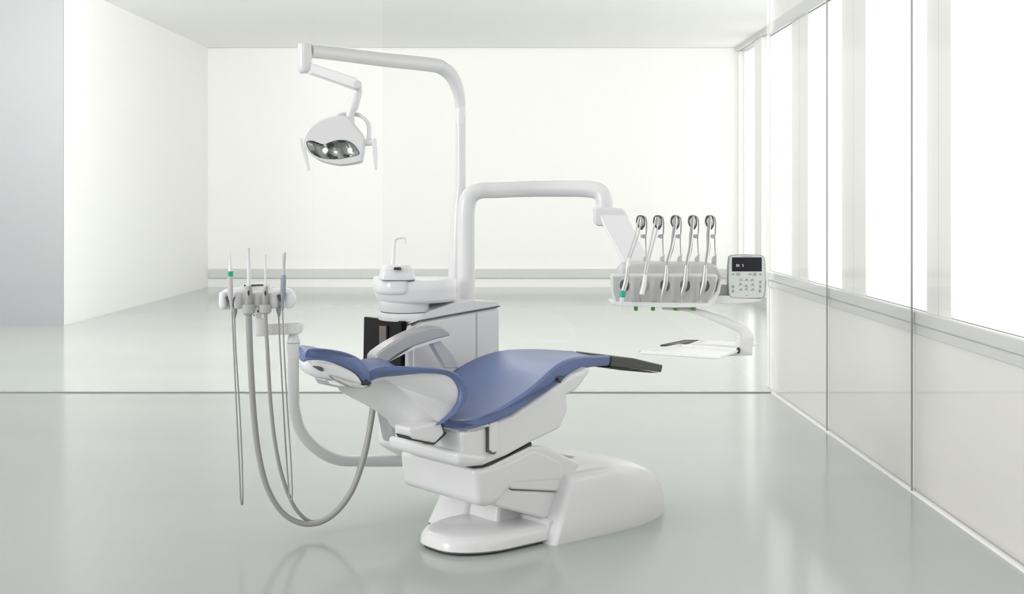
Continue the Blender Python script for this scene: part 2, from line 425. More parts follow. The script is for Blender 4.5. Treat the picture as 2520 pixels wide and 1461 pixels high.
# backrest shell
topN = [(905, 924), (945, 918), (985, 915), (1080, 917), (1112, 928), (1131, 952), (1129, 988), (1112, 1022), (1090, 1040)]
lowN = [(1078, 1038), (1056, 1018), (1030, 995), (1002, 972), (975, 950), (950, 936), (925, 928)]
lowM = [(1088, 1064), (1070, 1076), (1030, 1062), (985, 1012), (935, 968), (890, 950), (868, 942)]
lowK = [(1090, 1068), (1076, 1090), (1010, 1084), (984, 1052), (920, 1006), (866, 978), (832, 953)]
def tb(px):
    K = ((0, -.03), (832, -.04), (905, -.06), (960, -.11), (1040, -.195), (1100, -.235), (9999, -.235))
    for (x0, t0), (x1, t1) in zip(K, K[1:]):
        if px <= x1: return t0 + (t1 - t0) * (px - x0) / (x1 - x0)
def shell_sec(k, low, tk, ins=0.0):
    """k = fraction of the half width, top edge follows the cushion plan, low edge measured at fraction tk"""
    top = []
    for x, y in topN:
        t = tb(x) + .022; a_, z_ = loc(x, y, t); top.append((a_, z_ - .003 - (.04 * (1 - k * k)), t * -k))
    lo_ = []
    for x, y in low:
        t = (tb(x) + .022) * tk; a_, z_ = loc(x, y, t); lo_.append((a_, z_, (tb(x) + .022) * -k))
    q = catmull([Vector(p) for p in top + lo_], 3, True)
    c = sum(q, Vector((0, 0, 0))) / len(q)
    return [L(c.x + (v.x - c.x) * (1 - ins), v.z, c.y + (v.y - c.y) * (1 - ins)) for v in q]
build('backrest_shell', loft(bmesh.new(), [shell_sec(-1.02, lowN, 1, .05), shell_sec(-1.01, lowN, 1, .015), shell_sec(-.98, lowN, 1), shell_sec(-.6, lowM, .6), shell_sec(-.12, lowK, .12),
      shell_sec(.12, lowK, .12), shell_sec(.6, lowM, .6), shell_sec(.98, lowN, 1), shell_sec(1.01, lowN, 1, .015), shell_sec(1.02, lowN, 1, .05)]), M['white'], chair, angle=45)
build('backrest_pivot', prism([(1004, 1052), (1082, 1036), (1092, 1066), (1068, 1091), (1008, 1080)], -.19, [(-.20, 0), (-.09, 0)]), M['white'], chair, bevel=.012, seg=3)
build('pivot_gap', prism([(1002, 1072), (1009, 1082), (1066, 1094), (1096, 1068), (1097, 1062), (1091, 1062), (1064, 1089), (1011, 1078)], -.19, [(-.195, 0), (-.11, 0)]), M['dark'], chair)
# backrest cushion, curling round the hip
bc = [(902, 918), (925, 905), (962, 899), (1020, 901), (1085, 905), (1128, 920), (1151, 955), (1144, 990), (1122, 1018), (1088, 1043), (1084, 1038), (1114, 1012), (1130, 985), (1133, 955), (1116, 928), (1082, 915), (985, 914), (938, 918), (908, 932)]
def plan_prism(pix, tf, ks, dz=None, sm=3):
    o = []
    for x, y in pix:
        t = tf(x); a_, z_ = loc(x, y, t); o.append(Vector((a_, z_, t)))
    o = catmull(o, sm, True); secs = []
    for k in ks:
        kk, ins = k if isinstance(k, tuple) else (k, 0)
        q = offset([(v.x, v.y) for v in o], ins) if ins else [(v.x, v.y) for v in o]
        secs.append([L(a_, v.z * -kk, z_ + (dz(kk) if dz else 0)) for (a_, z_), v in zip(q, o)])
    return loft(bmesh.new(), secs)
KT = [(-1.03, .006), (-.99, .001), -.7, -.35, 0, .35, .7, (.99, .001), (1.03, .006)]
build('backrest_cushion', plan_prism(bc, tb, KT, lambda k: -.042 * (1 - min(1, k * k))), M['blue'], chair, angle=60)
# headrest
def thd(px):
    K = ((0, -.035), (751, -.022), (765, -.045), (800, -.08), (840, -.1), (895, -.1), (912, -.075), (9999, -.07))
    for (x0, t0), (x1, t1) in zip(K, K[1:]):
        if px <= x1: return t0 + (t1 - t0) * (px - x0) / (x1 - x0)
hr = build('headrest', plan_prism([(751, 876), (760, 858), (800, 857), (850, 866), (884, 881), (903, 902), (912, 926), (897, 944), (880, 920), (845, 900), (800, 886), (757, 884)], thd, KT, lambda k: -.012 * (1 - min(1, k * k))), M['blue'], chair, angle=60)
build('headrest_shell', plan_prism([(757, 884), (800, 883), (845, 897), (880, 917), (897, 944), (882, 951), (845, 943), (800, 925), (766, 907)], thd, [(-1.0, .012), (-.88, .002), 0, (.88, .002), (1.0, .012)], lambda k: -.012 * (1 - min(1, k * k))), M['white2'], hr, angle=60)
build('headrest_slot', prism([(778, 902), (788, 902), (794, 908), (790, 913)], -.07, [(-.078, 0), (-.03, 0)], sm=3), M['slot'], hr)
build('headrest_bracket', prism([(800, 921), (845, 938), (895, 946), (903, 937), (906, 944), (880, 954), (850, 950), (808, 930)], -.06, [(-.1, 0), (.06, 0)]), M['steel'], hr, bevel=.003)
build('headrest_lever', join(prism([(796, 933), (822, 930), (848, 943), (858, 953), (830, 953), (806, 948)], -.07, [(-.08, .004), (-.07, 0), (.0, 0)]), ), M['chrome'], hr, bevel=.004, label='chrome release lever')
build('headrest_wire', T([L(*loc(752, 881, -.01)[:1], -.01, loc(752, 881, -.01)[1]), L(loc(751, 888, -.01)[0], -.01, loc(751, 888, -.01)[1]), L(loc(759, 894, -.02)[0], -.02, loc(759, 894, -.02)[1])], .002, n=8), M['slot'], hr)
build('headrest_hinge', prism([(890, 940), (903, 934), (905, 945), (895, 948)], -.1, [(-.105, 0), (.08, 0)]), M['dark'], hr)
# far armrest
ar = build('armrest', prism([(918, 881), (925, 865), (965, 838), (1010, 815), (1050, 805), (1078, 803), (1098, 815), (1100, 826), (1070, 833), (1010, 852), (970, 873), (945, 891), (925, 893)], .27,
      [(.245, .006), (.255, 0), (.315, 0), (.325, .006)], sm=2), M['alu'], chair, bevel=.006, seg=3, label='silver grey armrest on the far side')
build('armrest_support', prism([(1053, 838), (1075, 833), (1110, 872), (1125, 905), (1090, 905)], .29, [(.27, 0), (.305, 0)]), M['pale'], ar, bevel=.005)
build('armrest_underside', prism([(950, 890), (1012, 850), (1060, 834), (1098, 824), (1101, 830), (1060, 842), (1015, 857), (970, 879)], .27, [(.25, 0), (.32, 0)]), M['white2'], ar)

# ================================================================ CABINET / SPITTOON UNIT
cab = thing('spittoon_cabinet', 'tall white spittoon cabinet with black smoked front behind the chair', 'dental cabinet', L(0, .57, 0))
TC = .42
build('cabinet_body', prism([(1000, 905), (1001, 812), (1010, 798), (1030, 790), (1228, 754), (1231, 765), (1231, 905), (1231, 1250), (1000, 1110)], TC, [(TC, 0), (TC + .23, 0)]), M['white'], cab, bevel=.02, seg=4)
build('cabinet_side_panel', prism([(1016, 1000), (1016, 815), (1024, 800), (1040, 793), (1168, 771), (1168, 1000)], TC, [(TC - .008, 0), (TC + .01, 0)]), M['white'], cab, bevel=.004)
build('cabinet_rear_panel', prism([(1172, 1000), (1172, 770), (1222, 761), (1222, 1000)], TC, [(TC - .008, 0), (TC + .01, 0)]), M['white'], cab, bevel=.004)
build('cabinet_lid', prism([(1006, 797), (1030, 783), (1060, 764), (1110, 746), (1160, 738), (1222, 741), (1230, 753), (1120, 772), (1030, 789)], TC, [(TC - .004, 0), (TC + .25, 0)]), M['white'], cab, bevel=.012, seg=3)
build('cabinet_lid_line', prism([(1012, 797), (1030, 788), (1228, 752), (1228, 754.5), (1030, 791), (1014, 801)], TC, [(TC - .0065, 0), (TC + .1, 0)]), M['slot'], cab)
blk = build('smoked_front_panel', prism([(989, 790), (1002, 790), (1002, 960), (986, 960)], TC + .012, [(TC + .012, 0), (TC + .32, 0)]), M['black'], cab, bevel=.007, seg=3, label='glossy black smoked front panel')
def endface(px0, px1, py0, py1, d):
    out = []
    for px, py in ((px0, py0), (px1, py0), (px1, py1), (px0, py1)):
        t_ = TC + .012 + (986 - px) / 361; out.append(L(loc(986, 850, TC + .012)[0] - d, t_, loc(px, py, t_)[1]))
    return out
build('panel_stripe', loft(bmesh.new(), [endface(927, 946, 802, 868, .004), endface(927, 946, 802, 868, -.03)]), M['smoke'], blk)
build('lower_outlet', slab([(925, 1005), (965, 1010), (972, 1086), (942, 1086)], 5.8, 5.95), M['white'], cab, bevel=.015)
# spittoon head : rounded lobe outlines seen from front at growing depth
YS = 5.95
def disc(cx, py0, py1, w0, w1, Y, dep=.9, n=40, sup=2.0):
    """lathe-like elliptical drum, pixel widths w0 (top) w1 (bottom)"""
    secs = []
    for k, (py, w) in enumerate(((py0, w0 * .96), (py0 + 2, w0), (py1 - 3, w1), (py1, w1 * .97))):
        c = P(cx, py, Y); r_ = w * Y / F / 2
        row = []
        for i in range(n):
            a = 2 * math.pi * i / n; ca, sa = math.cos(a), math.sin(a)
            e = 2 / sup
            row.append(c + Vector((r_ * math.copysign(abs(ca) ** e, ca), r_ * dep * math.copysign(abs(sa) ** e, sa), 0)))
        secs.append(row)
    return loft(bmesh.new(), secs)
def planlob(pts, levels):
    """pts: plan corner list (px, Y); levels: (py at Y=YR, scale)"""
    YR = 5.92; secs = []
    pl = catmull([Vector(((x - VX) * y / F, y)) for x, y in pts], 5, True)
    cx = sum(p.x for p in pl) / len(pl); cy = sum(p.y for p in pl) / len(pl)
    for py, k, *dx in levels:
        z = P(0, py, YR).z
        secs.append([Vector((cx + (p.x - cx) * k + (dx[0] if dx else 0), cy + (p.y - cy) * k, z)) for p in pl])
    return loft(bmesh.new(), secs)
lobe = [(919, 6.08), (924, 5.97), (950, 5.88), (985, 5.855), (1020, 5.86), (1060, 5.885), (1100, 5.95), (1121, 6.03), (1118, 6.14), (1060, 6.19), (980, 6.19), (930, 6.16)]
bowl = build('spittoon_bowl', planlob(lobe, [(688, .90), (690, .97), (693, 1.0), (716, 1.0), (720, .99), (736, .965, .008), (742, .94, .01), (746, .86, .01)]), M['white2'], cab, angle=50)
build('bowl_front_lip', planlob([(919, 6.02), (926, 5.93), (950, 5.86), (985, 5.842), (1004, 5.86), (1010, 5.95), (980, 6.05), (935, 6.06)], [(683, .95), (685, 1.0), (712, 1.0), (719, .97), (722, .9)]), M['white2'], bowl, angle=50)
ringl = [(931, 6.02), (940, 5.93), (965, 5.88), (1000, 5.87), (1035, 5.90), (1058, 5.97), (1050, 6.06), (1000, 6.12), (950, 6.10)]
build('spittoon_neck', planlob(ringl, [(742, .96), (746, .97), (765, .94), (768, .92)]), M['white2'], cab, angle=50)
build('neck_shadow_gap', planlob(ringl, [(766, .9), (771.5, .9)]), M['slot'], cab)
build('neck_base', planlob(ringl, [(770, .96), (773, 1.0), (783, 1.02), (789, 1.0)]), M['white2'], cab, angle=50)
cup = build('cup_filler', disc(977, 664, 688, 84, 90, YS - .06, .7, sup=3), M['white2'], cab, bevel=.008)
build('cup_filler_head', disc(977, 651, 666, 66, 80, YS - .06, .7, sup=3), M['white2'], cup, bevel=.008)
build('cup_filler_slot', slab([(968, 664), (970, 658), (984, 658), (987, 664)], YS - .145, YS - .10), M['dark'], cup)
build('cup_filler_gap', disc(980, 686.5, 689.5, 82, 82, YS - .06, .7, sup=3), M['slot'], cup)
build('faucet', T([P(967, 655, YS), P(969, 620, YS), P(971, 594, YS), P(975, 587, YS), P(986, 585, YS), P(995, 585, YS), P(997, 588, YS), P(997, 599, YS)], [.012, .0085, .0075, .0068, .006, .005, .0045, .004], n=14), M['white2'], cup, label='thin curved water spout')

# ================================================================ OPERATING LIGHT (post to head)
YP = 6.42
lamp = thing('operating_light', 'white overhead operating light hanging above the headrest on a bent pole', 'operating light', P(1134, 760, YP))
pts = [P(1124, 800, YP), P(1128, 640, YP), P(1131, 520, YP), P(1134, 460, YP)]
build('column_cover', T(pts, [.050, .047, .040, .028], n=28), M['white'], lamp)
build('pole', T([P(1134, 500, YP), P(1134, 330, YP), P(1133, 262, YP), P(1128, 225, YP - .01), P(1112, 188, YP - .03), P(1090, 168, YP - .05), P(1062, 159, YP - .09), P(940, 146, YP - .3), P(820, 131, YP - .52), P(762, 125, YP - .62)],
      [.026, .026, .027, .030, .034, .036, .036, .034, .032, .031], n=28, smooth=8), M['white'], lamp)
build('pole_sleeve', T([P(1133, 306, YP), P(1133.5, 262, YP)], .0268, n=28), M['white2'], lamp)
YE = YP - .64
build('elbow', join(T([P(750, 109, YE), P(750, 113, YE), P(750, 168, YE), P(751, 180, YE)], [.018, .030, .031, .018], n=28, smooth=6),), M['white'], lamp)
build('spring_arm', loft(bmesh.new(), [[P(x0, y0, YE - .015 + k0), P(x1, y1, YE - .015 + k0), P(x1, y1, YE + .03 + k0), P(x0, y0, YE + .03 + k0)] for x0, y0, x1, y1, k0 in ((757, 152, 757, 182, 0), (880, 193, 880, 222, -.05))]), M['white2'], lamp, bevel=.007)
build('spring_arm_rail', loft(bmesh.new(), [[P(x0, y0, YE - .024 + k0), P(x0, y0 + 5, YE - .024 + k0), P(x0, y0 + 5, YE - .01 + k0), P(x0, y0, YE - .01 + k0)] for x0, y0, k0 in ((766, 179, 0), (876, 219, -.05))]), M['pale'], lamp)
build('arm_knuckle', join(T([P(880, 207, YE - .08), P(880, 207, YE + .0)], .018, n=24), T([P(884, 205, YE - .05), P(884, 226, YE - .05), P(882, 240, YE - .06)], [.011, .013, .013], n=20)), M['white'], lamp, bevel=.002)
YH = YE - .07
build('neck', T([P(878, 228, YH), P(876, 245, YH), P(870, 262, YH), P(863, 278, YH), P(861, 305, YH)], [.014, .020, .022, .019, .017], n=24), M['white'], lamp)
build('neck_collar', T([P(861, 301, YH), P(861, 307, YH)], .02, n=24, smooth=1), M['pale'], lamp)
# head
hd = [(744, 345), (757, 318), (782, 298), (818, 286), (852, 284), (872, 306), (893, 334), (896, 360), (892, 388), (886, 400), (850, 407), (826, 407), (790, 398), (764, 380), (750, 362)]
YF = YH - .09
op = [(755, 352), (763, 346), (776, 348), (790, 354), (800, 355), (815, 349), (832, 345), (852, 346), (868, 354), (878, 366), (883, 379), (860, 386), (830, 391), (800, 390), (780, 384), (764, 372)]
OC = (818, 369)
opc = [(v.x, v.y) for v in catmull([Vector(p) for p in op], 4, True)]
def opr(ang):
    dx, dy = math.cos(ang), math.sin(ang); best = 5
    for (x0, y0), (x1, y1) in zip(opc, opc[1:] + opc[:1]):
        ex, ey = x1 - x0, y1 - y0; den = dx * ey - dy * ex
        if abs(den) < 1e-9: continue
        t_ = ((x0 - OC[0]) * ey - (y0 - OC[1]) * ex) / den; u_ = ((x0 - OC[0]) * dy - (y0 - OC[1]) * dx) / den
        if t_ > 0 and -1e-6 <= u_ <= 1 + 1e-6: best = t_
    return best
hdc = [(v.x, v.y) for v in catmull([Vector(p) for p in hd], 8, True)]
angs = [math.atan2(y - OC[1], x - OC[0]) for x, y in hdc]
def oring(k, Y): return [P(OC[0] + math.cos(a_) * opr(a_) * k, OC[1] + math.sin(a_) * opr(a_) * k, Y) for a_ in angs]
def hring(Y, ins):
    q = [(v.x, v.z) for v in (P(x, y, YF) for x, y in hdc)]
    return [Vector((x, Y, z)) for x, z in offset(q, ins)]
head = build('lamp_head', loft(bmesh.new(), [oring(1.0, YF + .03), oring(1.0, YF + .001), oring(1.025, YF - .001), hring(YF, .008), hring(YF + .010, 0), hring(YF + .06, 0), hring(YF + .10, .012), hring(YF + .14, .035), hring(YF + .165, .055)]), M['white'], lamp, angle=40)
build('reflector_rim', loft(bmesh.new(), [oring(1.012, YF - .0025), oring(.985, YF - .0025), oring(.975, YF + .012), oring(.995, YF + .012)], cap=False), M['slot'], head)
rr_ = bmesh.new(); secs = []
for k in (.99, .9, .8, .7, .6, .5, .4, .3, .2, .1, .02):
    rg = oring(k, YF)
    secs.append([Vector((v.x, YF + .002 + .021 * (1 - k * k) + .0045 * math.sin(v.x * 95 + v.z * 40) * min(1, (1 - k) * 5), v.z)) for v in rg])
rf = build('reflector', loft(rr_, [[p + Vector((0, .0, 0)) for p in s_] for s_ in secs], cap=False), M['mirror'], head, angle=70, label='dark mirrored reflector with wavy upper edge')
for bx, by in ((800, 370), (862, 369)):
    build('bulb', ball(bmesh.new(), P(bx, by, YF + .012), .0115, (1, .8, 1)), M['bulb'], rf)
build('yoke', T([P(820, 297, YF + .10), P(835, 284, YF + .12), P(862, 280, YF + .13), P(890, 286, YF + .11), P(906, 304, YF + .08), P(909, 330, YF + .05), P(906, 350, YF + .03)], [.010] * 7, n=16, ell=(1.6, .9)), M['white2'], lamp)
build('yoke_boss', T([P(861, 306, YH), P(861, 300, YH), P(861, 290, YH)], .021, n=20, smooth=1), M['white2'], lamp)
for side, (hx0, hy0, hx1, hy1, ex) in (('l', (741, 350, 760, 420, 752)), ('r', (921, 346, 925, 418, 893))):
    bar = T([P(ex, 352, YF + .03), P(hx0, 350, YF + .03)], .0135, n=18, smooth=1)
    hg = loft(bmesh.new(), [[P(hx - w, hy, YF + .012), P(hx + w, hy, YF + .012), P(hx + w, hy, YF + .045), P(hx - w, hy, YF + .045)] for hx, hy, w in
         ((hx0, 340, 5), (hx0 + (hx1 - hx0) * .3, 365, 6), (hx0 + (hx1 - hx0) * .7, 395, 5), (hx1, hy1, 3.5))])
    hb = build('handle', hg, M['white2'], lamp, bevel=.003)
    build('handle_axle', bar, M['white2'], hb)

# ================================================================ DELIVERY ARM + CONSOLE
YA = 6.29
con = thing('instrument_console', 'white instrument console with five sockets hanging from a bent arm', 'instrument console', P(1146, 745, YA))
build('pivot_column', T([P(1147, 760, YA), P(1147, 640, YA), P(1147, 560, YA), P(1148, 515, YA), P(1156, 484, YA), P(1180, 469, YA), P(1220, 467, YA), P(1300, 464, YA - .05), P(1400, 463, YA - .13), P(1452, 465, YA - .17), P(1478, 474, YA - .19), P(1487, 492, YA - .2), P(1487, 515, YA - .2)],
      [.043, .043, .043, .043, .042, .040, .040, .040, .041, .041, .041, .041, .041], n=32, smooth=8), M['white'], con)
YB = YA - .2
build('arm_socket', slab([(1462, 512), (1476, 509), (1532, 512), (1540, 520), (1560, 560), (1470, 556), (1463, 548)], YB - .045, YB + .05), M['white'], con, bevel=.012, seg=3)
def bar2(sec):
    return loft(bmesh.new(), [[P(x0, y, Yc - d), P(x1, y, Yc - d), P(x1, y, Yc + d), P(x0, y, Yc + d)] for y, x0, x1, Yc, d in sec])
build('spring_arm', bar2([(520, 1470, 1540, YB, .04), (556, 1484, 1556, YB - .02, .04), (600, 1508, 1578, YB - .06, .04), (665, 1545, 1612, YB - .12, .04)]), M['white2'], con, bevel=.012, seg=3)
YC = 5.70
body = [(1503, 676), (1530, 655), (1560, 647), (1640, 645), (1740, 648), (1766, 655), (1778, 680), (1776, 700), (1764, 735), (1752, 748), (1738, 752), (1518, 750), (1508, 742), (1503, 720)]
fr_ = [(1504, 675), (1540, 673), (1700, 673), (1762, 674), (1768, 680), (1762, 712), (1753, 738), (1742, 748), (1640, 750), (1524, 749), (1511, 740), (1505, 715)]
def tolist(px_list, Y): return [P(x, y, Y) for x, y in px_list]
cbody = build('console_body', slab(fr_, YC, YC + .2, steps=[(YC, 0), (YC + .05, 0)]), M['white'], con, bevel=.012, seg=4)
build('console_back', slab([(1520, 700), (1524, 660), (1536, 648), (1570, 645), (1740, 646), (1764, 652), (1777, 676), (1777, 696), (1768, 712), (1758, 742), (1535, 744)], YC + .03, YC + .2, steps=[(YC + .03, .01), (YC + .06, 0), (YC + .17, 0), (YC + .2, .02)]), M['pale'], cbody, bevel=.012, seg=4)
build('console_lip', slab([(1506, 742), (1742, 746), (1765, 715), (1772, 690), (1777, 690), (1772, 720), (1758, 750), (1745, 755), (1660, 757), (1520, 753), (1506, 748)], YC - .02, YC + .16), M['white2'], cbody, bevel=.006)
SO = [1537, 1586, 1636, 1686, 1734]
secs = []
for k in range(61):
    u = k / 60; row = []
    for j in range(9):
        w_ = j / 8; y = 681 + w_ * 62
        x0 = 1510 + 8 * max(0, w_ - .6) / .4; x1 = 1761 - 22 * w_ ** 2
        x = x0 + (x1 - x0) * u
        ph = (x - 1512.5) / 49.4
        ridge = (.5 - .5 * math.cos(2 * math.pi * (ph - .5 - .01))) if 0 < ph < 5 else 1
        edge = min(1, 6 * u, 6 * (1 - u)) * math.sin(math.pi * min(1, .08 + w_ * .92)) ** .5
        row.append(P(x, y, YC - .0012 - .013 * ridge ** 2.2 * edge))
    row += [P(x, 743, YC + .006), P(x, 681, YC + .006)]
    secs.append(row)
build('console_face', loft(bmesh.new(), secs), M['cface'], con, angle=60, label='scalloped front face with shade in its grey')
for i, sx in enumerate(SO):
    c = P(sx, 702, YC)
    rim = T([c + Vector((0, -.003, 0)), c + Vector((0, .004, 0))], [.026, .038], n=32, smooth=1, ell=(1.35, 1))
    s_ = build('instrument_socket', rim, M['cface'], con, angle=60)
    build('socket_hole', T([c + Vector((0, -.0045, 0)), c + Vector((0, -.002, 0))], [.020, .023], n=24, smooth=1, ell=(1.25, 1)), M['grey'] if i == 1 else M['slot'], s_)
for i, kx in enumerate((1565, 1607, 1663, 1707)):
    build('adjuster_knob', T([P(kx, 753, YC + .04), P(kx, 764, YC + .04)], .0088, n=18, smooth=1), M['knob'], con, bevel=.0015, label='small green adjuster knob')
build('console_bracket', slab([(1752, 745), (1768, 727), (1796, 727), (1880, 735), (1876, 742), (1850, 746), (1790, 749)], YC + .0, YC + .12), M['white'], con, bevel=.008)
build('bracket_link', slab([(1773, 700), (1797, 700), (1797, 726), (1770, 726)], YC + .04, YC + .1), M['pale'], con, bevel=.004)
# whips
WX = [1578, 1620, 1663, 1706, 1748]
for i, wx in enumerate(WX):
    rod = T([P(wx + 13, 660, YC + .13), P(wx + 12, 620, YC + .125), P(wx + 11, 590, YC + .10), P(wx + 13, 560, YC + .07), P(wx + 12, 538, YC + .05), P(wx + 6, 531, YC + .03)], [.0022, .0022, .0025, .003, .003, .003], n=10)
    w_ = build('whip_lever', rod, M['steel'], con, label='thin steel instrument lever')
    build('lever_fin', slab([(wx + 4, 655), (wx + 5, 634), (wx + 16, 624), (wx + 15, 655)], YC + .10, YC + .125), M['pale'], w_, bevel=.003)
    build('lever_pulley', join(T([P(wx - 1, 546, YC + .00), P(wx - 1, 546, YC + .028)], .0145, n=24, smooth=1, ell=(1.45, 1.0)),), M['steel'], w_, bevel=.003)
    build('lever_block', slab([(wx - 12, 548), (wx - 11, 536), (wx - 6, 530), (wx + 4, 530), (wx + 9, 536), (wx + 10, 548), (wx + 8, 558), (wx + 1, 566), (wx - 6, 560)], YC + .004, YC + .022, sm=3), M['slot'], w_, bevel=.003)
    build('lever_clamp', slab([(wx, 577), (wx + 13, 576), (wx + 13, 584), (wx + 8, 587), (wx - 2, 584)], YC + .06, YC + .08), M['steel'], w_, bevel=.002)

# control panel
cp = thing('control_panel', 'upright control keypad with black display at the right of the console', 'control panel', P(1838, 740, YC))
outl = [(1794, 636), (1795, 631), (1799, 628), (1815, 626.5), (1838, 625.5), (1862, 626.5), (1877, 628), (1881, 631), (1882.5, 636), (1884, 650), (1885, 690), (1883, 725), (1880, 731), (1875, 734), (1836, 735), (1802, 733), (1796, 730), (1793.5, 724), (1791.5, 690), (1792, 655)]
build('rim', slab(outl, YC + .0, YC + .035), M['rimg'], cp, bevel=.004)
ctr = (1838.5, 681)
inn = [(ctr[0] + (x - ctr[0]) * .955, ctr[1] + (y - ctr[1]) * .965) for x, y in outl]
fc = build('face_plate', slab(inn, YC - .004, YC + .02), M['panel'], cp, bevel=.002)
build('edge_line', slab([(ctr[0] + (x - ctr[0]) * .99, ctr[1] + (y - ctr[1]) * .99) for x, y in outl], YC - .0015, YC + .01), M['grey'], cp)
sc_ = build('display', slab([(1801.5, 633), (1874.5, 633), (1874.5, 667.5), (1801.5, 667.5)], YC - .0055, YC), M['screen'], cp)
def text(body, px, py, Y, hpx, m, parent, name):
    cu = bpy.data.curves.new(name, 'FONT'); cu.body = body; cu.size = hpx * Y / F; cu.extrude = .0003; cu.align_x = 'LEFT'
    cu.materials.append(m)
    tmp = bpy.data.objects.new(name, cu); COL.objects.link(tmp); bpy.context.view_layer.update()
    me = bpy.data.meshes.new_from_object(tmp.evaluated_get(bpy.context.evaluated_depsgraph_get())); bpy.data.objects.remove(tmp)
    me.materials.clear(); me.materials.append(m)
    o = bpy.data.objects.new(name, me); COL.objects.link(o); o.parent = parent
    o.location = P(px, py, Y) - wloc(parent); o.rotation_euler = (R(90), 0, 0); return o
text('SK  5', 1811, 656, YC - .0065, 9, M['text'], sc_, 'display_text')
def marks(lst):
    bm = bmesh.new()
    for x, y, w, h in lst:
        a_, b_ = P(x - w / 2, y + h / 2, YC - .0055), P(x + w / 2, y - h / 2, YC - .0055)
        box(bm, (a_.x, YC - .0052, a_.z), (b_.x, YC - .003, b_.z))
    return bm
for x, y, w in ((1804, 675, 9), (1845, 675, 9)): build('key', marks([(x, y, w, 1.3), (x + 1, y - 1.6, w - 4, .8)]), M['keys'], fc)
for x, y in ((1817, 674.5), (1857.5, 674.5)): build('key', marks([(x, y - 3, 7, .8), (x, y + 3, 7, .8), (x - 3.5, y, .8, 6), (x + 3.5, y, .8, 6), (x, y, 3, 2)]), M['keys'], fc)
build('key', marks([(1870, 674, 6, 1.2), (1872, 675.5, 2, 3)]), M['keys'], fc)
for i, (x, y) in enumerate(((1823, 688), (1837, 688), (1851, 688), (1822, 699), (1836, 703), (1852, 700), (1823, 712), (1837, 711), (1852, 712))):
    build('key', marks([(x, y, 4, 2.5), (x - 3, y + 2, 2.5, 1.2), (x + 3, y + 2.5, 2.5, 1.2), (x + 2, y - 2.5, 3, 1)]), M['keyr'] if i == 0 else M['keys'], fc)
for x, y in ((1871, 694), (1871, 705), (1870, 716), (1804, 705), (1804, 716)):
    build('key', marks([(x, y, 5, 3), (x, y - 3, 5, .8), (x, y + 3.2, 5, .8)]), M['keys'], fc)
build('lower_mark', marks([(1838, 727, 5, 1.2)]), M['keys'], fc)
build('maker_line', marks([(1838, 630, 24, 1)]), M['keys'], fc)

# instruments on the console (each a thing of its own)
def bend(pts, rad, **k): return T([P(x, y, Y) for x, y, Y in pts], rad, **k)
YI = YC - .055
def hang(i, name, label, cat, bot, mid, group=None):
    wx = WX[i]
    t = thing(name, label, cat, P(bot[0], bot[1], YI), group)
    return t
grp = 'slim silver handpieces on the console'
# 1 syringe
t1 = thing('air_water_syringe', 'first instrument on the console, a syringe with green ring and white tip', 'dental syringe', P(1528, 770, YI))
build('handle', bend([(1545, 655, YI), (1541, 690, YI), (1534, 716, YI - .005)], [.0085, .011, .011], n=18), M['steel'], t1)
build('handle_top', bend([(1548, 634, YI), (1544, 662, YI)], [.007, .009], n=16, smooth=1), M['white2'], t1)
build('colour_ring', bend([(1533.5, 716, YI - .005), (1531, 731, YI - .006)], [.0125, .0125], n=20, smooth=1), M['green'], t1, label='green ring')
build('tip', bend([(1531, 731, YI - .006), (1529, 745, YI - .006), (1527.5, 752, YI - .006), (1527, 772, YI - .006)], [.011, .007, .0025, .0016], n=14, smooth=1), M['white2'], t1)
build('hose', join(bend([(1549, 640, YI), (1563, 603, YI + .02), (1572, 575, YI + .04), (1576, 548, YI + .05), (1578, 533, YI + .05)], .0035, n=10),
      bend([(1543, 640, YI), (1556, 600, YI + .02), (1565, 573, YI + .04), (1569, 548, YI + .05), (1574, 533, YI + .05)], .0035, n=10)), M['steel'], t1)
# 2 scaler
t2 = thing('scaler_handpiece', 'second instrument on the console, a white scaler with dark metal nose', 'dental handpiece', P(1577, 742, YI))
build('sleeve', bend([(1588, 674, YI), (1585, 700, YI), (1579, 724, YI)], [.0088, .011, .0115], n=18), M['white2'], t2, label='white sleeve')
build('nose', bend([(1579, 723, YI), (1577.5, 735, YI), (1577, 741, YI), (1577, 743, YI)], [.0112, .008, .004, .002], n=16, smooth=1), M['steel'], t2)
build('hose', join(bend([(1591, 674, YI), (1600, 630, YI + .01), (1611, 590, YI + .03), (1618, 560, YI + .05), (1620, 533, YI + .05)], .0035, n=10),
      bend([(1586, 674, YI), (1594, 630, YI + .01), (1603, 590, YI + .03), (1609, 560, YI + .05), (1615, 533, YI + .05)], .0035, n=10)), M['steel'], t2)
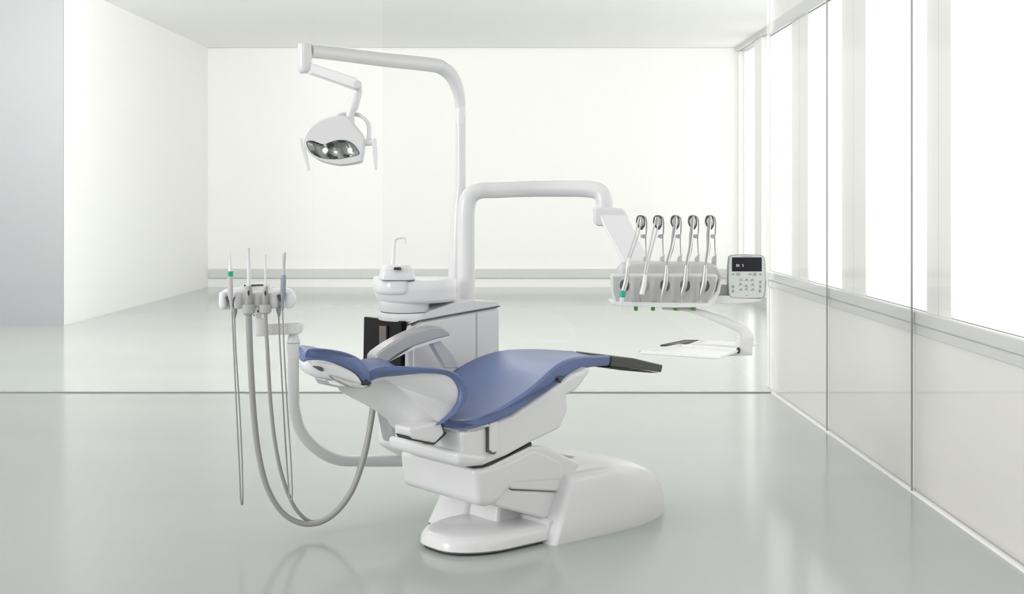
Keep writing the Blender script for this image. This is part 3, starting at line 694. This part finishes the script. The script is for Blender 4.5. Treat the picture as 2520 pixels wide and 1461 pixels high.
# 3-5
names = ['third instrument on the console, a slim silver handpiece', 'fourth instrument on the console, a slim silver handpiece', 'fifth instrument on the console, a silver handpiece nearest the keypad']
for j, (bx, mx, wx) in enumerate(((1627, 1640, 1663), (1677, 1688, 1706), (1724, 1735, 1748))):
    t = thing('turbine_handpiece', names[j], 'dental handpiece', P(bx, 745, YI), grp)
    build('grip', bend([(mx + 1, 652, YI), (mx, 672, YI), (mx - 3, 700, YI), (mx - 9, 722, YI), (bx + .5, 738, YI)], [.0065, .0105, .0125, .0095, .0062], n=18), M['steel'], t)
    build('nose', bend([(bx + .5, 737, YI), (bx, 741, YI), (bx, 746, YI)], [.0055, .004, .003], n=12, smooth=1), M['chrome'], t)
    build('hose', bend([(mx + 1, 668, YI), (mx + 4, 640, YI), ((mx + wx) / 2 + 2, 610, YI + .02), (wx - 5, 575, YI + .04), (wx - 2, 548, YI + .045), (wx, 528, YI + .05)], [.007, .0075, .0085, .0085, .0065, .003], n=16, ell=(.7, 1)), M['hose'], t)
    build('hose_band', bend([(mx + 3, 658, YI - .006), (mx + 7, 635, YI - .006), ((mx + wx) / 2 + 4, 605, YI + .014), (wx - 1, 570, YI + .034), (wx + 1, 548, YI + .04), (wx + 2, 533, YI + .045)], .0025, n=8), M['chrome'], t)

# tray arm
th_ = thing('tray_holder', 'white curved tray arm reaching down below the instrument console', 'tray holder', P(1835, 876, 5.72))
YT = 5.76
build('arm', T([P(1690, 760, YT - .0), P(1722, 768, YT), P(1765, 783, YT), P(1800, 797, YT), P(1825, 809, YT), P(1838, 826, YT), P(1838, 850, YT)], [.010, .014, .019, .021, .023, .028, .028], n=20, ell=(1.1, 1)), M['white'], th_)
build('socket', slab([(1819, 830), (1850, 828), (1855, 832), (1852, 836), (1852, 874), (1800, 876), (1785, 877), (1820, 862)], YT - .05, YT + .05), M['white'], th_, bevel=.006)
build('mount', T([P(1630, 757, YT), P(1700, 762, YT)], .008, n=14, ell=(2, 1)), M['pale'], th_)
build('latch', ball(bmesh.new(), P(1817, 862, YT - .055), .012, (.7, .5, 1.2)), M['dark'], th_)
def traymesh(pts2, z, th, lip, inset=.012):
    bm = bmesh.new()
    def q(d, zz):
        c = sum((Vector(p) for p in pts2), Vector((0, 0))) / 4
        return [Vector((p[0] + (c.x - p[0]) * d, p[1] + (c.y - p[1]) * d, zz)) for p in pts2]
    return loft(bm, [q(0.03, z), q(0, z + .003), q(0, z + lip), q(.02, z + lip), q(.035, z + th)])
ZT = .79
def flo(px, py, z): 
    Y = (H - z) * F / (py - VY); return ((px - VX) * Y / F, Y)
n1 = [flo(1574, 864, ZT), flo(1772, 877, ZT), flo(1826, 857, ZT), flo(1672, 846, ZT)]
tr1 = build('instrument_tray', traymesh(n1, ZT - .012, .004, .012), M['tray'], None, angle=20)
tagp(tr1, 'glossy white square tray in front on the tray arm', 'tray')
n2 = [flo(1700, 844, ZT), flo(1834, 851, ZT), flo(1868, 843, ZT), flo(1722, 836.5, ZT)]
tr2 = build('instrument_tray', traymesh(n2, ZT - .012, .004, .012), M['tray'], None, angle=20)
tagp(tr2, 'glossy white narrow tray at the rear of the tray arm', 'tray')
build('tray_bracket', traymesh([flo(1625, 846, ZT), flo(1668, 845, ZT), flo(1722, 834, ZT), flo(1685, 833.5, ZT)], ZT - .012, .006, .008), M['slot'], th_, angle=20, label='dark grey folded bracket')
build('tray_rail', T([Vector((*flo(1590, 864, ZT - .02), ZT - .02)), Vector((*flo(1770, 874, ZT - .02), ZT - .02))], .004, n=8), M['pale'], th_)
for px_, py_ in ((1576, 865), (1771, 878)): build('tray_clip', ball(bmesh.new(), Vector((*flo(px_, py_, ZT - .016), ZT - .016)), .005), M['slot'], th_)

# ================================================================ ASSISTANT ARM
YQ = 5.60
aa = thing('assistant_arm', 'white curved assistant arm with suction holder left of the chair', 'assistant arm', P(722, 1140, 5.72))
build('swing_tube', T([P(1010, 1134, 5.95), P(900, 1134, 5.88), P(830, 1130, 5.8), P(780, 1105, 5.74), P(742, 1062, 5.70), P(725, 1010, 5.68), P(722, 950, 5.68), P(722, 855, 5.68)], [.025] * 8, n=28, smooth=8), M['white'], aa)
build('tube_collar', T([P(722, 880, 5.68), P(722, 862, 5.68), P(722, 843, 5.68), P(722, 830, 5.68), P(722, 818, 5.68)], [.025, .028, .028, .024, .019], n=28), M['white2'], aa)
build('collar_line', T([P(722, 844, 5.68), P(722, 842, 5.68)], .0285, n=28, smooth=1), M['grey'], aa)
build('link_arm', slab([(640, 798), (735, 793), (742, 798), (741, 818), (735, 822), (640, 825)], 5.62, 5.69), M['white'], aa, bevel=.01, seg=3)
build('knuckle', join(T([P(641, 782, YQ + .03), P(641, 826, YQ + .03)], [.026, .026], n=24, smooth=1), T([P(635, 760, YQ + .03), P(635, 790, YQ + .03)], [.017, .020], n=20, smooth=1)), M['white2'], aa, bevel=.005)
hb = build('holder_bar', slab([(540, 738), (542, 722), (556, 711), (596, 709), (640, 712), (690, 709), (712, 714), (723, 730), (722, 750), (712, 758), (680, 756), (640, 758), (600, 760), (552, 762), (541, 756)], YQ - .01, YQ + .05, sm=3, ins=.012), M['white2'], aa, angle=60)
for (c_, w_) in ((550, 11), (584, 12), (633, 12), (673, 15), (708, 15)):
    build('holder_pod', T([P(c_, 718, YQ - .012), P(c_, 724, YQ - .012), P(c_, 750, YQ - .012), P(c_, 758, YQ - .012)], [w_ * .75 * YQ / F, w_ * YQ / F, w_ * YQ / F, w_ * .75 * YQ / F], n=20), M['white2'], aa)
build('switch_plate', slab([(592, 720), (594, 704), (600, 698), (655, 697), (664, 702), (668, 716), (664, 722)], YQ - .0, YQ + .05), M['white2'], aa, bevel=.006)
build('switch_strip', slab([(617, 700), (647, 699), (647, 703), (617, 704.5)], YQ - .003, YQ + .01), M['slot'], aa)
build('switch_dot', ball(bmesh.new(), P(602, 702, YQ), .0035), M['dark'], aa)
for (a0, a1) in (((557, 731), (567, 757)), ((578, 731), (571, 757)), ((684, 727), (694, 755)), ((706, 727), (698, 755))):
    sx = 1 if a0[0] < a1[0] else -1
    build('holder_slot', slab([(a0[0] - 3, a0[1] + 1), (a0[0] + 2, a0[1] - 3), (a1[0] + 2, a1[1] - 14), (a1[0] + 2, a1[1]), (a1[0] - 2, a1[1]), (a1[0] - 2, a1[1] - 12)], YQ - .034, YQ - .0), M['slot'], aa, bevel=.001)
build('collar_screw', join(ball(bmesh.new(), P(625, 776, YQ + .005), .003), ball(bmesh.new(), P(635, 766, YQ + .01), .004)), M['dark'], aa)

YG = YQ - .05
def pt(lst): return [P(x, y, Y) for x, y, Y in lst]
# syringe left
q1 = thing('air_water_syringe', 'grey syringe with green band and pointed tip, leftmost on the assistant holder', 'dental syringe', P(567, 760, YG))
build('handle', T(pt([(567, 680, YG), (567, 700, YG), (567.5, 728, YG), (569, 745, YG), (571, 768, YG)]), [.0108, .0112, .011, .006, .0058], n=20), M['pale'], q1)
build('colour_ring', T(pt([(567, 679, YG), (567, 667, YG)]), .0115, n=20, smooth=1), M['green'], q1, label='green band')
build('tip', T(pt([(567, 667, YG), (567, 660, YG), (566, 645, YG), (566, 618, YG)]), [.010, .0085, .004, .0008], n=14, smooth=1), M['white2'], q1)
build('hose', T(pt([(571, 766, YG), (577, 900, YG), (584, 1050, YG), (589, 1150, YG), (592, 1225, YG), (595, 1241, YG), (597.5, 1225, YG + .01), (595, 1120, YG + .03), (588, 980, YG + .05), (580, 860, YG + .05), (577, 775, YG + .05)]), .0034, n=10, smooth=6), M['hose'], q1)
build('hose_socket', T(pt([(577, 758, YG + .05), (578, 768, YG + .05), (577, 782, YG + .05)]), [.011, .010, .005], n=16), M['grey'], q1)
# large suction
YL = 5.60
q2 = thing('suction_handpiece', 'large suction handpiece with tall white tube and thick grey hose', 'suction handpiece', P(612, 775, YG))
build('suction_tube', T(pt([(613, 705, YG), (612, 650, YG), (611, 612, YG), (611, 610, YG)]), [.0085, .0075, .0065, .0085], n=18, smooth=1), M['white2'], q2, label='white suction tube')
build('handle', T(pt([(613, 703, YG), (613, 715, YG), (613, 730, YG), (612, 752, YG)]), [.009, .0135, .0175, .0165], n=22), M['hose'], q2)
build('slide_button', slab([(609, 722), (609.5, 716), (612, 714), (614, 722), (612, 728)], YG - .02, YG - .008), M['dark'], q2)
build('cuff', T(pt([(612, 749, YG), (612, 770, YG), (612, 774, YG)]), [.0265, .0265, .018], n=26, smooth=1), M['cuff'], q2, bevel=.003)
build('hose', T(pt([(612, 772, YG), (616, 880, YG), (624, 1010, YG), (637, 1120, YG), (660, 1205, YG + .01), (700, 1265, YG + .03), (755, 1289, YG + .06), (812, 1272, YG + .09), (862, 1215, YG + .12), (895, 1130, YG + .16), (912, 1050, YG + .2), (922, 985, YG + .22)]), [.0135, .0135, .013, .0125, .012, .012, .012, .012, .012, .0115, .011, .011], n=18, smooth=8), M['hose'], q2, label='thick ribbed grey hose')
# small suction
q3 = thing('suction_handpiece', 'small suction handpiece with thin white tube and thinner grey hose', 'suction handpiece', P(654, 775, YG))
build('suction_tube', T(pt([(654, 710, YG), (653, 660, YG), (653, 630, YG), (653, 626, YG)]), [.0052, .0042, .004, .006], n=16, smooth=1), M['white2'], q3, label='thin white suction tube')
build('handle', T(pt([(655, 704, YG), (654, 716, YG), (653, 730, YG), (653, 750, YG)]), [.006, .0105, .0145, .0125], n=22), M['hose'], q3)
build('slide_button', slab([(650.5, 723), (651, 717), (653, 715), (655, 722), (653, 728)], YG - .02, YG - .006), M['dark'], q3)
build('cuff', T(pt([(653, 749, YG), (653, 768, YG), (653, 772, YG)]), [.0255, .0255, .016], n=26, smooth=1), M['cuff'], q3, bevel=.003)
build('hose', T(pt([(653, 770, YG), (658, 860, YG), (665, 980, YG), (677, 1090, YG), (697, 1180, YG + .02), (727, 1250, YG + .05), (768, 1283, YG + .09), (818, 1262, YG + .12), (865, 1202, YG + .15), (893, 1120, YG + .19), (908, 1050, YG + .22), (916, 985, YG + .24)]), [.0085] * 7 + [.0085] * 5, n=16, smooth=8), M['hose'], q3)
# curing light
q4 = thing('curing_light', 'slim blue-grey curing light with pale tip, rightmost on the assistant holder', 'curing light', P(697, 770, YG))
build('body', T(pt([(698, 676, YG), (698, 681, YG), (697.5, 700, YG), (697, 728, YG), (696, 740, YG), (695, 762, YG)]), [.008, .0102, .0108, .0112, .006, .0055], n=20, smooth=1), M['blgrey'], q4)
build('grip_fin', slab([(691, 684), (694, 680), (694, 728), (690, 728)], YG - .006, YG + .006), M['blgrey'], q4)
build('light_tip', T(pt([(698, 677, YG), (698.5, 655, YG), (699, 632, YG), (700, 626, YG), (702, 621, YG)]), [.0068, .007, .0082, .0075, .004], n=18), M['pale'], q4, label='pale light guide tip')
build('hose', T(pt([(695, 760, YG), (700, 880, YG), (708, 1020, YG), (715, 1120, YG), (719, 1210, YG), (716, 1229, YG), (711, 1210, YG + .01), (702, 1080, YG + .03), (694, 940, YG + .05), (688, 830, YG + .05), (686, 775, YG + .05)]), .0034, n=10, smooth=6), M['hose'], q4)
build('hose_socket', T(pt([(685, 757, YG + .03), (686, 766, YG + .04), (687, 778, YG + .05)]), [.0115, .010, .005], n=16), M['grey'], q4)

# ================================================================ LIGHT
w = bpy.data.worlds.new('graded_fill_sky'); scene.world = w; w.use_nodes = True
bg = w.node_tree.nodes['Background']; wn = w.node_tree
wt = wn.nodes.new('ShaderNodeTexCoord'); wx = wn.nodes.new('ShaderNodeSeparateXYZ'); wr = wn.nodes.new('ShaderNodeMapRange')
wr.inputs['From Min'].default_value = -1; wr.inputs['From Max'].default_value = 1
wr.inputs['To Min'].default_value = 1.4; wr.inputs['To Max'].default_value = .05  # sky graded by hand, brighter on the left to lift chair end faces
wn.links.new(wt.outputs['Generated'], wx.inputs[0]); wn.links.new(wx.outputs['X'], wr.inputs['Value']); wn.links.new(wr.outputs[0], bg.inputs[1])
bg.inputs[0].default_value = (1, 1, .99, 1)
def area(name, loc_, rot, size, power, sy=None):
    l = bpy.data.lights.new(name, 'AREA'); l.energy = power; l.size = size
    if sy: l.shape = 'RECTANGLE'; l.size_y = sy
    o = bpy.data.objects.new(name, l); COL.objects.link(o); o.location = loc_; o.rotation_euler = rot; return o
area('left_fill_softbox', (-8.6, .5, 3.0), (R(80), 0, R(-58)), 2.4, 330)  # added softbox out of view, lifts the chair's left-front faces
area('rear_wall_fill', (-2.8, 10.3, 3.45), (R(112), 0, 0), 8, 390, .7)  # added fill above the frame, brightens rear walls and ceiling
area('rear_down_fill', (.6, 12.8, 3.85), (R(14), 0, 0), 6, 14, 3.6)  # second added fill, unseen, aimed down into the rear room
for l in bpy.data.lights: l.color = (1, .99, .985)

cam = bpy.data.cameras.new('camera'); co = bpy.data.objects.new('camera', cam); COL.objects.link(co)
co.location = (0, 0, H); co.rotation_euler = (R(90), 0, 0)
cam.sensor_width = 36; cam.lens = F / 2520 * 36
cam.shift_x = (1260 - VX) / 2520; cam.shift_y = -(730.5 - VY) / 2520
cam.clip_end = 100
scene.camera = co
vs = scene.view_settings
scene.display_settings.display_device = 'sRGB'
vs.view_transform = 'Standard'; vs.look = 'None'; vs.gamma = 1; vs.use_curve_mapping = False; vs.exposure = 0
scene.cycles.max_bounces = 10; scene.cycles.diffuse_bounces = 6; scene.cycles.transparent_max_bounces = 16
